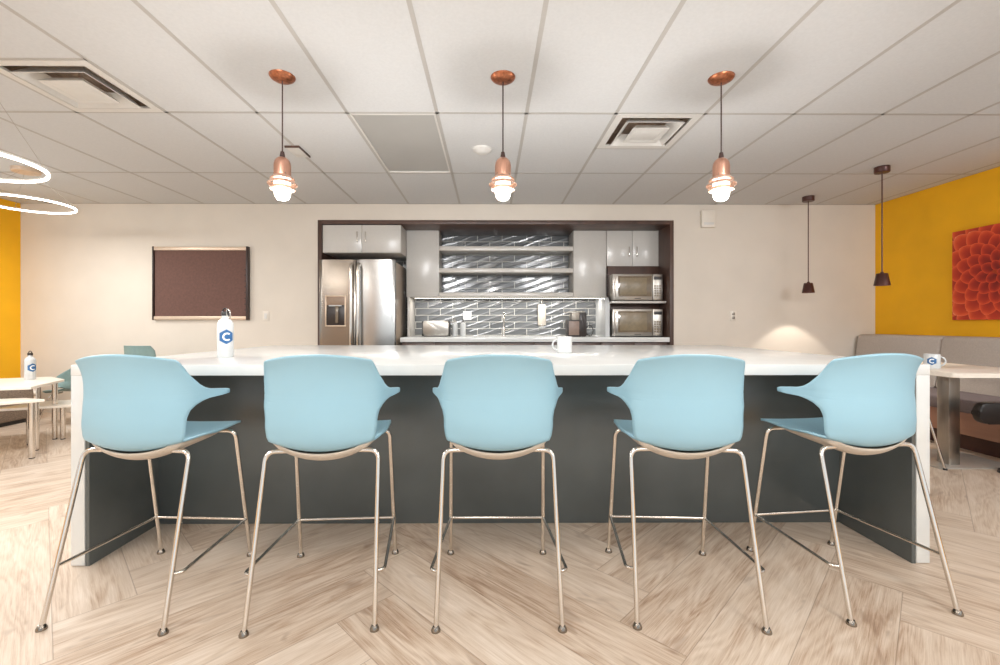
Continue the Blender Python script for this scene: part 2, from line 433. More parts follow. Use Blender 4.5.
def panel(o4, name, label, m, cat):
    x0, x1, y0, y1 = o4
    t = thing(name, label, cat, ((x0+x1)/2, (y0+y1)/2, ZC))
    hx, hy = (x1-x0)/2 - 0.012, (y1-y0)/2 - 0.012
    a = MB()
    for (p, q, r, s) in ((-hx, hx, -hy, -hy+0.014), (-hx, hx, hy-0.014, hy), (-hx, -hx+0.014, -hy+0.014, hy-0.014), (hx-0.014, hx, -hy+0.014, hy-0.014)):
        a.box(p, q, r, s, -0.004, 0.03)
    a.build('frame', M['white_paint'], t)
    b = MB(); b.box(-hx+0.014, hx-0.014, -hy+0.014, hy-0.014, 0.006, 0.026); b.build('diffuser', m, t)
    return t
panel(dead, 'ceiling_light', 'grey unlit rectangular light panel in the ceiling between left and middle copper pendants', M['grey_panel'], 'ceiling light')
for k, o4 in enumerate(lit):
    pl = panel(o4, 'ceiling_light', 'lit white rectangular ceiling panel on the near side of the room', M['ceil_light'], 'ceiling light')
    pl['group'] = 'lit ceiling panels near the camera'
# ceiling bits
mb = MB(); mb.lathe([(0, -0.04), (0.028, -0.04), (0.05, -0.034), (0.06, -0.022), (0.078, -0.014), (0.08, 0), (0, 0)], 32)
sd = mb.build('smoke_detector', M['white_paint'], loc=(-0.065, 3.71, ZC)); tag(sd, 'round white smoke detector on the ceiling behind the middle pendant', 'smoke detector')
t = thing('ceiling_sensor', 'small rectangular white plate with dark edges on the ceiling behind the left copper pendant', 'sensor', (-1.625, 3.77, ZC))
mb = MB(); mb.box(-0.055, 0.055, -0.11, 0.11, -0.012, 0, 0.003); mb.build('cover', M['white_paint'], t)
mb = MB(); mb.box(-0.058, 0.06, -0.122, -0.111, -0.016, 0); mb.box(0.056, 0.062, -0.111, 0.11, -0.016, 0); mb.build('dark_edge', M['frame_wood'], t)


# ------------------------------------------------------------------ back wall items
t = thing('alarm_box', 'white square alarm box high on the back wall beside the kitchen alcove', 'alarm', (2.66, YB, 2.355))
mb = MB(); mb.box(-0.085, 0.085, -0.045, 0, -0.105, 0.105, 0.012); mb.build('housing', M['plate'], t)
mb = MB(); mb.box(-0.06, 0.06, -0.048, -0.045, -0.075, -0.045, 0.001); mb.build('grille', M['white_paint'], t)
t = thing('light_switch', 'single light switch plate on the wall between brown board and fridge', 'switch', (-2.723, YB, 1.172))
mb = MB(); mb.box(-0.038, 0.038, -0.008, 0, -0.06, 0.06, 0.003); mb.build('plate', M['plate'], t)
mb = MB(); mb.box(-0.017, 0.017, -0.014, -0.008, -0.033, 0.033, 0.002); mb.build('rocker', M['white_paint'], t)
t = thing('wall_outlet', 'white double outlet on the wall right of the kitchen alcove', 'outlet', (2.98, YB, 1.175))
mb = MB(); mb.box(-0.038, 0.038, -0.008, 0, -0.06, 0.06, 0.003); mb.build('plate', M['plate'], t)
for z in (-0.024, 0.024):
    mb = MB(); mb.box(-0.018, 0.018, -0.012, -0.008, z - 0.016, z + 0.016, 0.003); mb.build('socket', M['steel_dark'], t)
# brown notice board
t = thing('notice_board', 'brown felt notice board with pale rails on the wall left of the fridge', 'notice board', (-3.492, YB, 1.567))
mb = MB(); mb.box(-0.555, 0.555, -0.03, 0, -0.40, 0.40); mb.build('felt_panel', M['board'], t)
for z0, z1 in ((0.398, 0.44), (-0.44, -0.398)):
    mb = MB(); mb.box(-0.56, 0.56, -0.045, 0, z0, z1, 0.004); mb.build('rail', M['board_frame'], t)
for x0, x1 in ((-0.576, -0.56), (0.55, 0.576)):
    mb = MB(); mb.box(x0, x1, -0.05, 0, -0.444, 0.444, 0.003); mb.build('end_post', M['board_side'], t)
for k in range(8):
    mb = MB(); mb.box(0.528, 0.538, -0.036, -0.03, -0.33 + k*0.07, -0.315 + k*0.07, 0.001); mb.build('peg', M['board_side'], t)

# ------------------------------------------------------------------ island
IX0, IX1, IY0, IY1, IH = -1.855, 1.972, 1.975, 3.80, 0.894
t = thing('kitchen_island', 'long white topped island with charcoal base and white end panels', 'island')
mb = MB(); mb.box(IX0, IX1, IY0, IY1, IH - 0.048, IH, 0.003); mb.build('countertop', M['quartz'], t)
for a, b in ((IX0, IX0 + 0.06), (IX1 - 0.06, IX1)):
    mb = MB(); mb.box(a, b, IY0 + 0.002, IY1 - 0.002, 0.004, IH - 0.048, 0.002); mb.build('end_panel', M['quartz'], t)
mb = MB(); mb.box(IX0 + 0.078, IX1 - 0.078, 2.395, 3.40, 0.0, IH - 0.048, 0.002)
mb.build('base_panel', M['island_dark'], t)
for a in (IX0 + 0.06, IX1 - 0.078):
    mb = MB(); mb.box(a, a + 0.018, IY0 + 0.006, 3.78, 0.0, IH - 0.0485, 0.001); mb.build('inner_side', M['island_dark'], t)

# ------------------------------------------------------------------ bar stools
def shell_rows(profile, hw_tab, wrap_r, s_tab, dish, arch, ncol=28, flare=(0.2, 0.06, 1.1), back_start=0.64, lat=None):
    """profile: list of (y,z); returns rows of points"""
    rows = []
    n = len(profile)
    L = [0.0]
    for p, q in zip(profile, profile[1:]): L.append(L[-1] + math.hypot(q[0]-p[0], q[1]-p[1]))
    for i, (y, z) in enumerate(profile):
        p, q = profile[max(i-1, 0)], profile[min(i+1, n-1)]
        ty, tz = q[0]-p[0], q[1]-p[1]; l = math.hypot(ty, tz); ty, tz = ty/l, tz/l
        ny, nz = tz, -ty
        sfac = lerp_table(s_tab, L[i])
        nz *= (1 - sfac) ** 0.5; ln_ = math.hypot(ny, nz); ny, nz = ny/ln_, nz/ln_; hw = lerp_table(hw_tab, L[i]); dsh = lerp_table(dish, L[i])
        # numerically integrate the wrap
        half = []
        x = d = 0.0; a = 0.0; steps = ncol // 2
        half.append((0.0, 0.0))
        sub = 6
        for k in range(steps):
            for _ in range(sub):
                da = hw / steps / sub; a += da
                th = a / wrap_r if a < flare[0] else flare[0]/wrap_r + min(1.0, (a - flare[0]) / flare[1]) * (flare[2] - flare[0]/wrap_r)
                th *= sfac
                x += math.cos(th)*da; d += math.sin(th)*da
            half.append((x, d + dsh * (a / max(hw, 1e-6))**2))
        row = []
        up = lerp_table(arch, L[i])
        for sgn, seq in ((-1, half[::-1]), (1, half[1:])):
            for (xx, dd) in seq:
                row.append((sgn*xx, y + ny*dd, z + nz*dd - up * min(1.3, (xx/0.2)**2)))
        rows.append(row)
    return rows, L

prof = catmull([(.225,.619),(.212,.627),(.17,.631),(.07,.622),(-.03,.609),(-.087,.600),(-.130,.597),(-.160,.609),(-.178,.639),(-.186,.687),(-.184,.747),(-.180,.807),(-.183,.867),(-.195,.92),(-.214,.964)], 5)
# arc-length positions of the key heights on the back
def arc_of(profile, z, back=True):
    l = 0.0
    for p, q in zip(profile, profile[1:]):
        d = math.hypot(q[0]-p[0], q[1]-p[1])
        if q[1] >= z and q[0] < -.125: return l + d * ((z - p[1]) / max(1e-6, q[1]-p[1]))
        l += d
    return l
def refine(profile, zs):
    """extra rows at given heights"""
    out = list(profile)
    for z in zs:
        for k in range(len(out) - 1):
            p, q = out[k], out[k+1]
            if q[0] < -.125 and p[1] < z < q[1] and min(z - p[1], q[1] - z) > 0.0008:
                t_ = (z - p[1]) / (q[1] - p[1]); out.insert(k+1, (p[0] + (q[0]-p[0])*t_, z)); break
    return out
prof = refine(prof, [.764+.004*k for k in range(17)])
A = lambda z: arc_of(prof, z)
hw_tab = [(0, .165), (.008, .190), (.02, .203), (.06, .212), (.16, .214), (.26, .212), (.31, .203), (.345, .196), (A(.612), .192), (A(.629), .197), (A(.652), .206), (A(.687), .213), (A(.717), .216),
          (A(.746), .225), (A(.766), .246), (A(.778), .272), (A(.785), .30), (A(.789), .365), (A(.793), .380), (A(.809), .380), (A(.814), .366), (A(.818), .31), (A(.826), .282), (A(.839), .260), (A(.861), .241), (A(.882), .230), (A(.905), .221), (A(.935), .213), (A(.956), .207), (A(.964), .199)]
s_tab = [(0, 0), (.20, 0.0), (.29, .22), (A(.617), .5), (A(.657), .8), (A(.717), 1.0)]
dish = [(0, .004), (.15, .010), (.27, .022), (A(.607), .022), (A(.667), .010), (A(.717), 0.0)]
arch = [(0, 0), (A(.86), 0.0), (A(.964), .026)]
rows, L = shell_rows(prof, hw_tab, .42, s_tab, dish, arch, ncol=32, flare=(.19, .06, 1.22))

def solid(o, th, off=-1.0, sub=0):
    md = o.modifiers.new('thick', 'SOLIDIFY'); md.thickness = th; md.offset = off
    if sub:
        s = o.modifiers.new('sub', 'SUBSURF'); s.levels = sub; s.render_levels = sub
    return o

def under_rows(rows, profile, ymin, ymax, frac, depth):
    """bulging underside that follows the seat's own rows"""
    idx = [i for i, p in enumerate(profile) if ymin <= p[0] <= ymax and p[1] < .634]
    out = []
    for q, i in enumerate(idx):
        t = q / (len(idx) - 1); e = max(0.0, math.sin(PI*(.02 + .96*t)))**0.5
        src = rows[i]; n = len(src) - 1; r = []
        f = frac * (.80 + .20*min(1, 4*t*(1-t)*1.6))
        for k in range(19):
            a = -1 + 2*k/18; u = (a*f + 1)/2*n; k0 = min(n-1, int(u)); w = u - k0
            p = Vector(src[k0])*(1-w) + Vector(src[k0+1])*w
            r.append((p.x, p.y, p.z - .005 - depth*e*max(0, 1 - a*a)**.6))
        out.append(r)
    return out

def make_stool():
    t = thing('bar_stool', 'x', 'bar stool', group='pale blue bar stools at the island')
    mb = MB(); mb.grid(rows)
    solid(mb.build('seat_shell', M['blue'], t, sharp=False), .009, 0.0)
    mb = MB(); mb.grid(under_rows(rows, prof, -.158, .19, .93, .042))
    u = solid(mb.build('under_shell', M['under'], t, sharp=False), .004, 0.0); u['label'] = 'underside shell, beige from painted floor bounce'
    R = .0088
    for sx in (-1, 1):
        for kind in ('rear', 'front'):
            if kind == 'rear': pts = [(sx*.222, -.262, .006), (sx*.209, -.118, .592), (sx*.12, -.112, .592)]
            else: pts = [(sx*.216, .262, .006), (sx*.205, .165, .602), (sx*.10, .155, .604)]
            mb = MB(); mb.tube(fillet(pts, .035), R, 12); lg = mb.build('leg', M['chrome'], t)
            p = Vector(pts[0])
            mb = MB(); mb.lathe([(0, .018), (.010, .018), (.0135, .012), (.0165, .005), (.0165, 0), (0, 0)], 20, c=(p.x, p.y, 0)); mb.build('foot_cap', M['fridge_steel'], lg)
    zf = .182
    fy = .262 - .097*zf/.6; ry = -.262 + .144*zf/.59
    mb = MB()
    pts = [(-.217, ry, zf), (-.247, ry + .015, zf), (-.2135, fy, zf), (.2135, fy, zf), (.247, ry + .015, zf), (.217, ry, zf)]
    pth = [Vector(pts[0])] + fillet(pts[:3], .014)[1:-1] + [Vector(pts[2])]
    mb.tube(fillet(pts[:3], .014), .0062, 10)
    mb.tube(fillet(pts[3:], .014), .0062, 10)
    mb.tube(pts[2:4], .0062, 10)
    mb.build('footrest', M['chrome'], t)
    return t
stool = make_stool()
spots = [(-1.342, 1.822, -3.0, 'leftmost of the five pale blue bar stools, beside the left end of the island'),
         (-0.643, 1.812, 3.5, 'second pale blue bar stool from the left, between the end stool and middle stool'),
         (0.033, 1.818, 0.0, 'middle pale blue bar stool seen squarely from behind at the island'),
         (0.760, 1.817, -3.5, 'second pale blue bar stool from the right, between middle and end stools'),
         (1.482, 1.868, 7.0, 'rightmost of the five pale blue bar stools, beside the right end of the island')]
for i, (x, y, a, lb) in enumerate(spots):
    if i == 0:
        stool.location = (x, y, 0); stool.rotation_euler.z = math.radians(a); stool['label'] = lb
    else: dup(stool, (x, y, 0), math.radians(a), lb)

# ------------------------------------------------------------------ bottles and mugs
def on_cyl(r, cang, pts2, th):
    """map flat (s,z) points on a cylinder radius r around angle cang"""
    return [((r+th)*math.cos(cang + s/r), (r+th)*math.sin(cang + s/r), z) for s, z in pts2]
def hex_logo(parent, r, cang, zc, size, mb_only=False):
    th = 0.0006
    ang = [PI/2 + k*PI/3 for k in range(6)]
    corners = [(size*math.cos(a), size*math.sin(a)) for a in ang]
    m = MB()
    n = 14
    xs = [-size*.866 + 2*size*.866*k/n for k in range(n+1)]
    lo = on_cyl(r, cang, [(x, zc - (size - abs(x)*0.577)) for x in xs], th); hi = on_cyl(r, cang, [(x, zc + (size - abs(x)*0.577)) for x in xs], th)
    m.grid([lo, hi]); lg = m.build('logo', M['logo_blue'], parent); lg['label'] = 'blue hexagon logo'
    c = MB(); ro, ri = size*.56, size*.34
    aa = [math.radians(48) + (2*PI - 2*math.radians(48))*k/24 for k in range(25)]
    # sits slightly to the right of the hexagon's middle; s grows to the viewer's right
    a1 = on_cyl(r, cang, [(0.08*size + ro*math.cos(v), zc + ro*math.sin(v)) for v in aa], th*2)
    a2 = on_cyl(r, cang, [(0.08*size + ri*math.cos(v), zc + ri*math.sin(v)) for v in aa], th*2)
    c.grid([a1, a2]); c.build('letter', M['logo_white'], lg)
def bottle(name, label, loc, logo_ang, capm, clip):
    t = thing(name, label, 'bottle', loc)
    r = .040
    mb = MB(); mb.lathe([(0, 0), (r-.003, 0), (r, .004), (r, .175), (r-.002, .188), (r-.010, .202), (r-.020, .211), (.0175, .215), (.0175, .226), (0, .226)], 40)
    mb.build('body', M['white'], t)
    cp = MB(); cp.lathe([(.0, .226), (.0195, .226), (.0195, .246), (.017, .25), (0, .25)], 28)
    cap = cp.build('cap', capm, t)
    lp = MB(); lp.tube([(-.013 + 0*k, 0, .25) if k in (0,) else (-.013*math.cos(PI*k/10), 0, .25 + .017*math.sin(PI*k/10)) for k in range(11)], .0035, 8); lp.build('loop', capm, cap)
    if clip:
        cl = MB()
        pts = []
        for k in range(25):
            a = 2*PI*k/24
            pts.append((.024 + .010*math.cos(a) + .008*math.sin(a)*0.5*(-1), -.012, .236 + .026*math.sin(a)))
        cl.tube(pts, .0025, 8); c = cl.build('carabiner', M['steel'], t); c['label'] = 'silver carabiner clip'
    if logo_ang is not None: hex_logo(t, r, logo_ang, .112, .040)
    return t
bottle('water_bottle', 'white aluminium water bottle with blue hexagon logo standing on the island', (-1.448, 2.44, IH), math.radians(-52), M['black'], True)

def mug(label, loc, handle_ang, logo_ang=None, r=.047, h=.102):
    t = thing('mug', label, 'mug', loc)
    mb = MB(); mb.lathe([(0, 0), (r-.004, 0), (r, .004), (r, h-.002), (r-.0015, h), (r-.004, h-.002), (r-.0045, .008), (0, .006)], 40); mb.build('cup', M['white'], t)
    c, s = math.cos(handle_ang), math.sin(handle_ang)
    pts = []
    for k in range(15):
        a = -PI/2 + PI*k/14
        d = r - .004 + .032*math.cos(a); pts.append((c*d, s*d, h*.5 + h*.32*math.sin(a)))
    mb = MB(); mb.tube(pts, .0058, 10); mb.build('handle', M['white'], t)
    if logo_ang is not None: hex_logo(t, r, logo_ang, h*.52, .030)
    return t
mug('white mug with its handle to the left, standing on the island', (.470, 2.79, IH), PI)

# ------------------------------------------------------------------ copper pendants over the island
def copper_pendant(x, y, label):
    t = thing('pendant_lamp', label, 'pendant lamp', (x, y, ZC), group='copper pendants over the island')
    mb = MB(); mb.lathe([(0, -.03), (.02, -.03), (.05, -.024), (.066, -.014), (.073, -.004), (.073, 0), (0, 0)], 40); mb.build('canopy', M['copper_dark'], t)
    mb = MB(); mb.tube([(0, 0, -.028), (0, 0, -.47)], .004, 8); mb.build('cord', M['brown_cord'], t)
    mb = MB(); mb.lathe([(0, -.445), (.010, -.445), (.012, -.455), (.0145, -.47), (.0145, -.486), (0, -.486)], 20); mb.build('strain_relief', M['brown_cord'], t)
    mb = MB(); mb.lathe([(.012, -.478), (.024, -.482), (.036, -.493), (.044, -.508), (.0475, -.528), (.0475, -.597), (.046, -.597), (.046, -.53), (.042, -.51), (.012, -.484)], 40); mb.build('dome_cap', M['copper'], t)
    mb = MB(); mb.lathe([(.045, -.590), (.0465, -.66), (.0465, -.685), (.044, -.703), (.038, -.717), (.027, -.727), (.012, -.732), (0, -.733)], 36); mb.build('globe', M['globe'], t)
    for (r, z) in ((.068, -.598), (.083, -.628), (.070, -.657)):
        mb = MB(); mb.lathe([(r-.017, z+.008), (r, z-.008), (r, z-.013), (r-.002, z-.0135), (r-.019, z+.003)], 40, closed=True); mb.build('cage_ring', M['cage'], t)
    for k in range(4):
        mb = MB()
        a = PI/4 + k*PI/2; c, s = math.cos(a), math.sin(a)
        mb.tube([(c*.047, s*.047, -.575), (c*.054, s*.054, -.592), (c*.068, s*.068, -.622), (c*.055, s*.055, -.652)], .0016, 6)
        mb.build('cage_wire', M['steel_dark'], t)
    return t
pend = [(-1.225, 'copper pendant lamp with ringed glass globe above the left part of the island'),
        (.078, 'copper pendant lamp with ringed glass globe above the middle of the island'),
        (1.375, 'copper pendant lamp with ringed glass globe above the right part of the island')]
pp = copper_pendant(pend[0][0], 2.63, pend[0][1])
for x, lb in pend[1:]: dup(pp, (x, 2.63, ZC), 0, lb)
# small dark cone pendants over the banquette
def cone_pendant(x, y, label, drop=1.015):
    t = thing('pendant_lamp', label, 'pendant lamp', (x, y, ZC), group='dark cone pendants at the banquette')
    mb = MB(); mb.lathe([(0, -.055), (.056, -.055), (.06, -.05), (.06, 0), (0, 0)], 32); mb.build('canopy', M['bronze'], t)
    mb = MB(); mb.tube([(0, 0, -.05), (0, 0, -drop)], .0055, 8); mb.build('stem', M['bronze'], t)
    mb = MB(); mb.lathe([(0, -drop+.012), (.012, -drop+.012), (.014, -drop), (.040, -drop-.002), (.044, -drop-.006), (.063, -drop-.115), (.060, -drop-.115), (.04, -drop-.012), (0, -drop-.010)], 36); mb.build('shade', M['bronze'], t)
    mb = MB(); mb.lathe([(0, -drop-.075), (.03, -drop-.075), (.048, -drop-.095), (.048, -drop-.1), (0, -drop-.1)], 24); mb.build('bulb', M['lamp_in'], t)
    return t
c1 = cone_pendant(3.66, 5.08, 'small dark cone pendant lamp hanging in front of the pale back wall', .99)
c2 = cone_pendant(3.655, 4.115, 'small dark cone pendant lamp hanging in front of the mustard yellow wall', .99)

# ring lights
def ring_light(x, y, z, R, label):
    t = thing('ring_light', label, 'ceiling light', (x, y, z), group='led ring lights at upper left')
    mb = MB(); mb.lathe([(R, -.007), (R-.010, -.007), (R-.010, .006), (R-.002, .006)], 72, closed=True); mb.build('led_band', M['led'], t)
    mb = MB(); mb.lathe([(R-.012, .0065), (R+.003, .0065), (R+.003, .016), (R-.012, .016)], 72, closed=True); mb.build('housing', M['white_paint'], t)
    mb = MB()
    for k in range(3):
        a = 2*PI*k/3 + .5
        mb.tube([((R-.007)*math.cos(a), (R-.005)*math.sin(a), .014), (.04*math.cos(a), .04*math.sin(a), ZC - z - .02)], .0012, 5)
    mb.build('suspension_wire', M['steel'], t)
    mb = MB(); mb.lathe([(0, ZC-z-.035), (.10, ZC-z-.035), (.105, ZC-z-.03), (.105, ZC-z), (0, ZC-z)], 32); mb.build('canopy', M['board_frame'], t)
    return t
ring_light(-2.83, 2.37, 1.94, .354, 'nearer and higher-looking of the two glowing ring lights at upper left')
ring_light(-4.38, 4.22, 2.205, .354, 'farther glowing ring light just above the mustard wall corner at left')

# ------------------------------------------------------------------ kitchen alcove
def cabinet(name, label, x0, x1, y0, y1, z0, z1, doors, handle_side, group=None, dm='cab', bm='cab_edge'):
    t = thing(name, label, 'cabinet', (x0, y0, z0), group=group)
    w, d, h = x1-x0, y1-y0, z1-z0
    mb = MB(); mb.box(0, w, .02, d, 0, h, .001); mb.build('body', M[bm], t)
    dw = w/doors
    for k in range(doors):
        mb = MB(); mb.box(k*dw + .002, (k+1)*dw - .002, 0, .0195, .002, h-.002, .0015); dr = mb.build('door', M[dm], t)
        if handle_side:
            hx = (k+1)*dw - .05 if (k == 0) else k*dw + .05
            hz0 = .13 if handle_side == 'low' else h - .30
            hb = MB(); hb.tube(fillet([(hx, 0, hz0), (hx, -.028, hz0), (hx, -.028, hz0+.12), (hx, 0, hz0+.12)], .01, 4), .006, 8); hb.build('handle', M['chrome'], dr)
    return t
CY = 5.77
cabinet('wall_cabinet', 'pale grey two-door cabinet above the fridge', AX0 + .005, -1.085, 5.428, AY, 1.945, AZ - .008, 2, 'low')
cabinet('wall_cabinet', 'tall glossy pale grey wall cabinet between fridge and open shelves', -1.083, -.66, CY, AY, 1.426, AZ, 1, None)
cabinet('wall_cabinet', 'tall pale grey wall cabinet right of the open shelves', 1.089, 1.515, CY, AY, 1.426, AZ, 1, None)
cabinet('wall_cabinet', 'pale grey two-door cabinet above the microwaves', 1.52, AX1, CY, AY, 1.825, AZ, 2, 'low')
for z, lb in ((2.03, 'top open pale shelf in front of the dark tiles'), (1.745, 'middle open pale shelf in front of the dark tiles'), (1.43, 'bottom open pale shelf just above the backsplash')):
    mb = MB(); mb.box(-.658, 1.087, CY + .005, AY, z, z + .056, .002)
    o = mb.build('floating_shelf', M['shelf']); tag(o, lb, 'shelf', 'open kitchen shelves')
# light strip under shelves
t = thing('under_cabinet_light', 'thin glowing light strip under the bottom shelf above the backsplash', 'light', (0.2, CY + .10, 1.426))
mb = MB(); mb.box(-1.2, 1.28, -.012, .012, -.010, 0); mb.build('housing', M['white_paint'], t)
mb = MB(); mb.box(-1.19, 1.27, -.010, .010, -.014, -.010); mb.build('lens', M['strip'], t)
# counter with sink side faucet
mb = MB(); mb.box(-1.09, AX1 - .006, 5.40, AY, .855, .912, .003)
o = mb.build('kitchen_countertop', M['quartz']); tag(o, 'long white countertop along the kitchen back wall', 'countertop')
bx = [-1.085, -.27, .55, 1.37, AX1 - .01]
blabels = ['base cabinet beside the fridge under the kitchen countertop', 'base cabinet under the toaster side of the kitchen sink', 'base cabinet under the coffee machine', 'base cabinet under the microwaves']
for k in range(4):
    cabinet('base_cabinet', blabels[k], bx[k] + .002, bx[k+1] - .002, 5.45, AY - .004, 0.0, .855, 2, 'high', None, 'frame_wood', 'frame_wood')
# side panels beneath the wall cabinets
mb = MB(); mb.box(-1.06, -1.03, 5.72, AY, .912, 1.426, .002); o = mb.build('upright_divider', M['shelf']); tag(o, 'narrow white upright panel at left end of the backsplash', 'divider')
mb = MB()
pl = [(5.60, .912), (5.60, 1.30)] + [(5.60 + .12*(1-math.cos(a)), 1.30 + .126*math.sin(a)) for a in [PI/2*k/8 for k in range(1, 9)]] + [(AY, 1.426), (AY, .912)]
mb.prism([(p[0], p[1]) for p in pl], 0, .055, 0, Matrix(((0,0,1,1.505-.045),(1,0,0,0),(0,1,0,0),(0,0,0,1))))
o = mb.build('upright_divider', M['white']); tag(o, 'white upright panel with rounded top corner left of the microwaves', 'divider')
# microwave shelf
t = thing('microwave_shelf', 'white shelf carrying the upper microwave', 'shelf', (1.52, 5.55, 1.335))
mb = MB(); mb.box(0, AX1 - 1.52, -.02, AY - 5.55, 0, .026, .002); mb.build('board', M['shelf'], t)
mb = MB(); mb.box(0, AX1 - 1.52, .2, .22, .026, .49, 0.001); mb.box(0, AX1 - 1.52, .2, .22, -.423, 0, 0.001)
mb.build('niche_back', M['frame_wood'], t)
mb = MB(); mb.box(0, .012, .2, .26, .026, .49, .001); mb.build('left_edge', M['shelf'], t)
def microwave(label, x0, x1, y0, z0, z1, rz):
    t = thing('microwave', label, 'microwave', ((x0+x1)/2, y0, z0), rz, group='microwaves stacked in the kitchen niche')
    hw, h, d = (x1-x0)/2, z1-z0, .18
    mb = MB(); mb.box(-hw, hw, .02, d, .008, h, .008)
    mb.build('body', M['steel'], t)
    for sx in (-1, 1):
        mb = MB(); mb.lathe([(0, 0), (.014, 0), (.014, .009), (0, .009)], 14, c=(sx*(hw-.05), .06, 0)); mb.build('foot', M['black'], t)
    dw = 2*hw*.80
    mb = MB(); mb.box(-hw, -hw + dw, -.018, .02, .012, h, .006); dr = mb.build('door', M['steel'], t)
    mb = MB(); mb.box(-hw + .07, -hw + dw - .012, -.0195, -.017, .058, h - .025, .001); w = mb.build('window', M['glass_dark'], dr)
    mb = MB(); mb.box(-hw + .095, -hw + dw - .075, -.0202, -.0195, .082, h - .05, .0001); mb.build('mesh_screen', mat('oven_mesh', (136, 122, 98), .3, noise=.05), dr)
    mb = MB(); mb.box(-.04, .04, -.0195, -.018, .03, .038, .0001); mb.build('maker_mark', M['brown_plastic'], dr)
    mb = MB(); mb.tube([(-hw + .025, -.03, .05), (-hw + .025, -.03, h - .03)], .008, 8); mb.build('handle', M['steel'], dr)
    mb = MB(); mb.box(-hw + dw + .002, hw, -.018, .02, .012, h, .006); cp = mb.build('control_panel', M['steel'], t)
    mb = MB(); mb.box(-hw + dw + .014, hw - .012, -.0195, -.018, h - .07, h - .03, .0005); mb.build('display', M['black'], cp)
    for r in range(5):
        for c in range(3):
            bxx = -hw + dw + .016 + c*.031
            mb = MB(); mb.box(bxx, bxx + .024, -.020, -.018, .06 + r*.03, .08 + r*.03, .001); mb.build('button', M['glass_dark'], cp)
    mb = MB(); mb.box(-hw + dw + .02, hw - .02, -.020, -.018, .022, .048, .001); mb.build('open_button', M['steel_dark'], cp)
    return t
microwave('upper stainless microwave on the white shelf', 1.535, 2.165, 5.56, 1.361, 1.70, 0)
microwave('lower stainless microwave on the countertop', 1.535, 2.165, 5.56, .912, 1.262, 0)

# fridge
t = thing('refrigerator', 'stainless side-by-side refrigerator with ice dispenser at left end of the kitchen', 'refrigerator', (-2.03, 5.30, 0))
mb = MB(); mb.box(.005, .895, .07, .76, .02, 1.825, .004); mb.build('cabinet_body', mat('fridge_side', (168, 152, 136), .4, noise=.02), t)
mb = MB(); mb.box(.03, .87, .09, .12, 0, .06); mb.build('toe_grille', M['black'], t)
def bowed_door(x0, x1, z0, z1, bow, name, m):
    mb = MB(); n = 12
    f = [((x0 + (x1-x0)*k/n), -bow*(1 - (2*k/n - 1)**2)) for k in range(n+1)]
    poly = f + [(x1, .065), (x0, .065)]
    mb.prism(poly, z0, z1, .004); return mb.build(name, m, t)
d1 = bowed_door(0, .432, .08, 1.842, .004, 'door', M['fridge_steel'])
d2 = bowed_door(.442, .90, .08, 1.842, .022, 'door', M['fridge_steel_lit'])
for dr, hx in ((d1, .396), (d2, .478)):
    mb = MB(); mb.tube(fillet([(hx, -.005, .50), (hx, -.062, .54), (hx, -.068, 1.1), (hx, -.062, 1.76), (hx, -.005, 1.79)], .04), .019, 12); mb.build('handle', M['chrome'], dr)
mb = MB()
for (a, b, c, d) in ((.072, .318, 1.045, 1.06), (.072, .318, 1.40, 1.415), (.072, .087, 1.06, 1.40), (.303, .318, 1.06, 1.40)):
    mb.box(a, b, -.014, .004, c, d, .003)
dsp = mb.build('dispenser_frame', M['board_frame'], d1)
mb = MB(); mb.box(.088, .302, -.006, .003, 1.30, 1.40, .001); mb.build('dispenser_panel', mat('dispenser_face', (150, 126, 106), .3, noise=.03), d1)
mb = MB(); mb.box(.088, .302, -.0055, .003, 1.06, 1.30, .001); mb.build('dispenser_well', M['brown_plastic'], d1)
mb = MB(); mb.box(.20, .235, -.03, -.004, 1.09, 1.29, .004); mb.build('paddle', M['glass_dark'], d1)
mb = MB(); mb.box(.12, .27, -.026, -.004, 1.285, 1.30, .003); mb.build('spout_bar', M['white'], d1)
# toaster
def rounded_rect(x0, x1, y0, y1, r, n=5):
    out = []
    for (cx, cy, a0) in ((x1-r, y1-r, 0), (x0+r, y1-r, PI/2), (x0+r, y0+r, PI), (x1-r, y0+r, 1.5*PI)):
        for k in range(n+1):
            a = a0 + PI/2*k/n; out.append((cx + r*math.cos(a), cy + r*math.sin(a)))
    return out
t = thing('toaster', 'wide brushed steel toaster at the left end of the kitchen countertop', 'toaster', (-.695, 5.80, .912))
XZ = lambda yy: Matrix(((1,0,0,0),(0,0,1,yy),(0,1,0,0),(0,0,0,1)))
mb = MB(); mb.prism(rounded_rect(-.165, .165, .012, .205, .03), -.085, .085, .006, XZ(0)); mb.build('body', M['steel'], t)
for sx in (-1, 1):
    mb = MB(); a = sx*.165; mb.box(min(a, a+sx*.014), max(a, a+sx*.014), -.088, .088, .004, .20, .006); mb.build('end_cap', M['black'], t)
for yy in (-.035, .035):
    mb = MB(); mb.box(-.12, .12, yy-.014, yy+.014, .204, .2065, .0005); mb.build('slot', M['black'], t)
mb = MB(); mb.box(.179, .199, -.02, .02, .13, .148, .004); mb.build('lever', M['black'], t)
mb = MB(); mb.box(-.15, .15, -.07, .07, 0, .012, .002); mb.build('base', M['black'], t)
